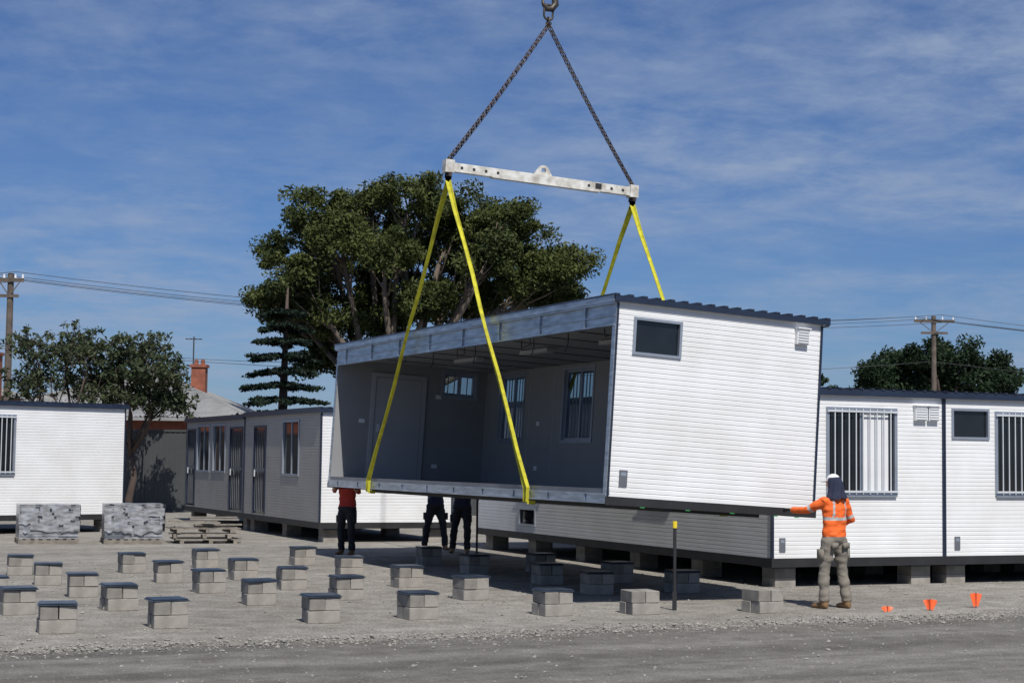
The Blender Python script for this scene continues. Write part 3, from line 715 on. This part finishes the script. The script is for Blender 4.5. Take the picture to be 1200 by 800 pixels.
def leaves(name,centers,radii,per,size,matk,parent,flat=.7,droop=0):
    C=np.repeat(np.array(centers),per,0); R=np.repeat(np.array(radii),per); n=len(C)
    d=np.random.normal(size=(n,3)); d/=np.linalg.norm(d,axis=1)[:,None]
    rr=R*np.random.uniform(.1,1.25,n)**.7
    P=C+d*rr[:,None]*np.array([1,1,flat])
    a=np.random.normal(size=(n,3)); a[:,2]-=droop; a/=np.linalg.norm(a,axis=1)[:,None]
    b=np.cross(a,np.random.normal(size=(n,3))); b/=np.linalg.norm(b,axis=1)[:,None]
    s_=np.random.uniform(.6,1.4,n)[:,None]*size
    vs=np.stack([P-a*s_,P+b*s_*.4,P+a*s_,P-b*s_*.4],1).reshape(-1,3)
    fs=np.arange(n*4).reshape(-1,4)
    me=bpy.data.meshes.new(name); me.from_pydata(vs.tolist(),[],fs.tolist()); me.materials.append(MD[matk])
    ob=bpy.data.objects.new(name,me); scene.collection.objects.link(ob)
    if parent: ob.parent=parent
def tree(name,base,fork,lobes,nsub,subr,per,size,matk,bark='bark',r0=.5,flat=.7,droop=0,twigs=0):
    e=empty(name,base); Bv=V(base); tk=MB(); cs=[];rs=[]
    F=V(fork)-Bv
    tk.tube([(0,0,-.2),(0,0,.5),F*.5+V((.15,0,0)),F],[r0*1.3,r0,r0*.85,r0*.75],bark,10)
    for (x,y,z,r_) in lobes:
        c_=V((x,y,z))-Bv; m1=F.lerp(c_,.45)+V((random.uniform(-.4,.4),random.uniform(-.4,.4),-.12*(c_-F).length))
        st_=F*random.uniform(.8,1.0)
        tk.tube([st_,st_.lerp(m1,.5)+V((0,0,-.1)),m1,m1.lerp(c_,.55)+V((random.uniform(-.2,.2),0,.1)),c_],[r0*.5,r0*.42,r0*.33,r0*.25,r0*.12],bark,7)
        for k in range(nsub):
            d=V((random.gauss(0,1),random.gauss(0,1),random.gauss(.15,.8))).normalized(); q=c_+V((d.x,d.y,d.z*.75))*r_*random.uniform(.5,1.12)
            cs.append(tuple(q)); rs.append(subr*random.uniform(.5,1.3))
            if k%2==0 or twigs:
                a=m1.lerp(c_,random.uniform(.4,1)); tk.tube([a,a.lerp(q,.5)+V((0,0,-.08)),q],[r0*.13,r0*.08,r0*.03],bark,5)
            for t in range(twigs):
                dd=V((random.gauss(0,1),random.gauss(0,1),random.gauss(.6,.6))).normalized()*random.uniform(.3,.85)
                tk.tube([q,q+dd*.5+V((0,0,.03)),q+dd],[.012,.009,.005],bark,4); cs.append(tuple(q+dd*.8)); rs.append(subr*.6)
    tk.build('trunk_and_limbs',e,True); leaves('foliage',cs,rs,per,size,matk,e,flat,droop)
    return e
def LP(px,py,rp,dy=0,Y=70):   # survey of a foliage mass: bearing/elevation at range Y -> metres
    k=Y/2000; return ((px-600)*k,Y+dy,1.95+(537-py)*k,rp*k)
lob=[LP(*q) for q in ((335,300,44,1),(318,358,34,0),(372,258,42,-1),(425,240,40,1),(480,235,38,-1),(535,240,40,1.5),(590,258,38,-.5),(628,292,36,1),(655,312,34,-1),
   (400,315,42,2),(385,372,38,-1),(455,300,42,-2),(515,300,44,2.5),(570,310,42,-2),(610,335,38,0),(440,365,40,1),(500,355,38,-1),(560,352,34,1),(350,335,38,-2),(430,420,30,0),(655,345,22,0),
   (470,270,40,2),(560,280,40,2),(400,280,36,-2),(380,420,30,1),(540,345,36,2.5),(450,335,38,2.5),(360,385,30,2),(480,410,36,2),(640,325,34,1))]
tree('gum_tree',(-5.2,70,0),(-5.0,70,4.6),lob,22,.56,300,.092,'leaf',r0=.42)
rt=[LP(px,py,rp,dy,96) for px,py,rp,dy in ((1022,436,22,0),(1050,424,24,1),(1085,412,24,-1),(1125,412,24,0),(1158,422,24,1),(1178,436,18,0),(1100,440,28,1),(1145,445,26,0),(1065,445,26,0),(1105,425,24,1),(1038,450,24,0))]
tree('shade_tree',(24.3,96,0),(24.1,96,3.6),rt,15,.66,270,.13,'leaf2','barkd',r0=.4)
tree('shade_tree',(17.2,90,0),(17.3,90,2.4),[(16.2,90,5.4,1.3),(17.6,91,5.0,1.3),(18.8,90,4.6,1.2)],10,.6,200,.13,'leaf2','barkd',r0=.3)
def L57(px,py,rp,dy=0): return LP(px,py,rp,dy,57)
tree('garden_tree',(-15.2,57,0),(-15.0,57,2.6),[L57(*q) for q in ((40,418,26,0),(72,408,26,1),(104,424,22,-.5),(60,450,26,0),(95,458,24,0.5),(30,462,22,0))],12,.24,14,.085,'leaf3','barkd',r0=.13,flat=1,twigs=4)
tree('garden_tree',(-12.9,58,0),(-12.9,58,2.4),[L57(*q) for q in ((135,422,22,0),(162,420,24,1),(192,446,24,-.5),(150,452,28,0),(120,465,26,0),(200,474,18,0),(175,476,26,0))],13,.27,20,.085,'leaf3','barkd',r0=.13,flat=1,twigs=4)
pn=empty('pine_tree',(-8.9,66.5,0)); tk=MB(); tk.tube([(0,0,0),(0,0,4),(.1,0,8.6)],[.26,.18,.04],'barkd',9); cs=[];rs=[]
for ti,zt in enumerate(np.arange(2.6,8.2,.56)):
    R=2.0*(1-(zt-2.4)/7.6)+.12; nb=9
    for k in range(nb):
        a=2*math.pi*(k+random.random()*.5)/nb; rr_=R*random.uniform(.7,1.15)
        tip=V((rr_*math.cos(a),rr_*math.sin(a),zt+random.uniform(-.12,.12)-.10*rr_)); tk.tube([(0,0,zt),tip*.5+V((0,0,zt*.5-.05)),tip],[.04,.03,.01],'barkd',4)
        for j in range(7):
            f_=.25+.75*j/6; cs.append(tuple(V((0,0,zt)).lerp(tip,f_)+V((0,0,-.03)))); rs.append(.21*random.uniform(.7,1.3))
tk.build('trunk_and_branches',pn,True); leaves('foliage',cs,rs,44,.09,'needle',pn,.4,.3)
cs=[];rs=[]
for i in range(170):
    x=random.uniform(-110,110); cs.append((x,random.uniform(150,165),random.uniform(1,3.6))); rs.append(random.uniform(1.4,2.4))
leaves('distant_tree_line',cs,rs,120,.45,'leaf2',None)

# ------------------------------------------------------------------ light and sky
az=V((.30,-.954)); el=rad(52)
sd=V((az.x*math.cos(el),az.y*math.cos(el),math.sin(el))).normalized()
sun=bpy.data.lights.new('sun','SUN'); sun.energy=4.8; sun.angle=rad(.5); sun.color=(1,.955,.89)
so=bpy.data.objects.new('sun',sun); scene.collection.objects.link(so); so.rotation_euler=sd.to_track_quat('Z','Y').to_euler(); so.location=(20,-20,40)
wd=bpy.data.worlds.new('World'); scene.world=wd; wd.use_nodes=True; nt=wd.node_tree; N=nt.nodes; Lk=nt.links
bg=N['Background']; bg.inputs[1].default_value=.08
sky=N.new('ShaderNodeTexSky'); sky.sky_type='NISHITA'; sky.sun_disc=False; sky.sun_elevation=el; sky.sun_rotation=math.atan2(az.x,az.y); sky.ozone_density=3.0; sky.air_density=1.0; sky.dust_density=.3
tint=N.new('ShaderNodeMix'); tint.data_type='RGBA'; tint.blend_type='MULTIPLY'; tint.inputs[0].default_value=1; tint.inputs[7].default_value=(.40,.57,.88,1)
Lk.new(sky.outputs[0],tint.inputs[6])
tc=N.new('ShaderNodeTexCoord'); sx=N.new('ShaderNodeSeparateXYZ'); Lk.new(tc.outputs['Generated'],sx.inputs[0])
az_=N.new('ShaderNodeMath'); az_.operation='ADD'; az_.inputs[1].default_value=.12; Lk.new(sx.outputs[2],az_.inputs[0])
mxz=N.new('ShaderNodeMath'); mxz.operation='MAXIMUM'; mxz.inputs[1].default_value=.05; Lk.new(az_.outputs[0],mxz.inputs[0])
dv=[]
for i in (0,1):
    d=N.new('ShaderNodeMath'); d.operation='DIVIDE'; Lk.new(sx.outputs[i],d.inputs[0]); Lk.new(mxz.outputs[0],d.inputs[1]); dv.append(d)
cb=N.new('ShaderNodeCombineXYZ'); Lk.new(dv[0].outputs[0],cb.inputs[0]); Lk.new(dv[1].outputs[0],cb.inputs[1])
def cl(scale,rot,st,a,b_,det=8,dist=.6,rgh=.6):
    mp=N.new('ShaderNodeMapping'); mp.inputs['Rotation'].default_value=(0,0,rad(rot)); mp.inputs['Scale'].default_value=st; Lk.new(cb.outputs[0],mp.inputs[0])
    n=N.new('ShaderNodeTexNoise'); n.inputs['Scale'].default_value=scale; n.inputs['Detail'].default_value=det; n.inputs['Distortion'].default_value=dist; n.inputs['Roughness'].default_value=rgh; Lk.new(mp.outputs[0],n.inputs['Vector'])
    r=N.new('ShaderNodeMapRange'); r.interpolation_type='SMOOTHSTEP'; r.inputs[1].default_value=a; r.inputs[2].default_value=b_; Lk.new(n.outputs[0],r.inputs[0]); return r
c1=cl(.55,12,(.7,1.0,1),.34,.62,6,.2); c2=cl(5.0,-14,(.8,.8,1),.22,.78,12,.15,.66)
mu=N.new('ShaderNodeMath'); mu.operation='MULTIPLY'; Lk.new(c1.outputs[0],mu.inputs[0]); Lk.new(c2.outputs[0],mu.inputs[1])
mu2=N.new('ShaderNodeMath'); mu2.operation='MULTIPLY'; mu2.inputs[1].default_value=1.05; mu2.use_clamp=True; Lk.new(mu.outputs[0],mu2.inputs[0])
cm=N.new('ShaderNodeMix'); cm.data_type='RGBA'; cm.inputs[7].default_value=(3.7,4.7,6.6,1); Lk.new(mu2.outputs[0],cm.inputs[0]); Lk.new(tint.outputs[2],cm.inputs[6])
Lk.new(cm.outputs[2],bg.inputs[0])

# ------------------------------------------------------------------ camera
cam=bpy.data.cameras.new('camera'); co=bpy.data.objects.new('camera',cam); scene.collection.objects.link(co)
cam.sensor_width=36; cam.lens=60; cam.clip_end=3000
co.matrix_world=Matrix.Translation((0,0,1.95))@Matrix.Rotation(rad(90+3.975),4,'X')@Matrix.Rotation(rad(.7),4,'Z')
scene.camera=co
scene.view_settings.view_transform='Standard'; scene.view_settings.look='None'; scene.view_settings.exposure=0
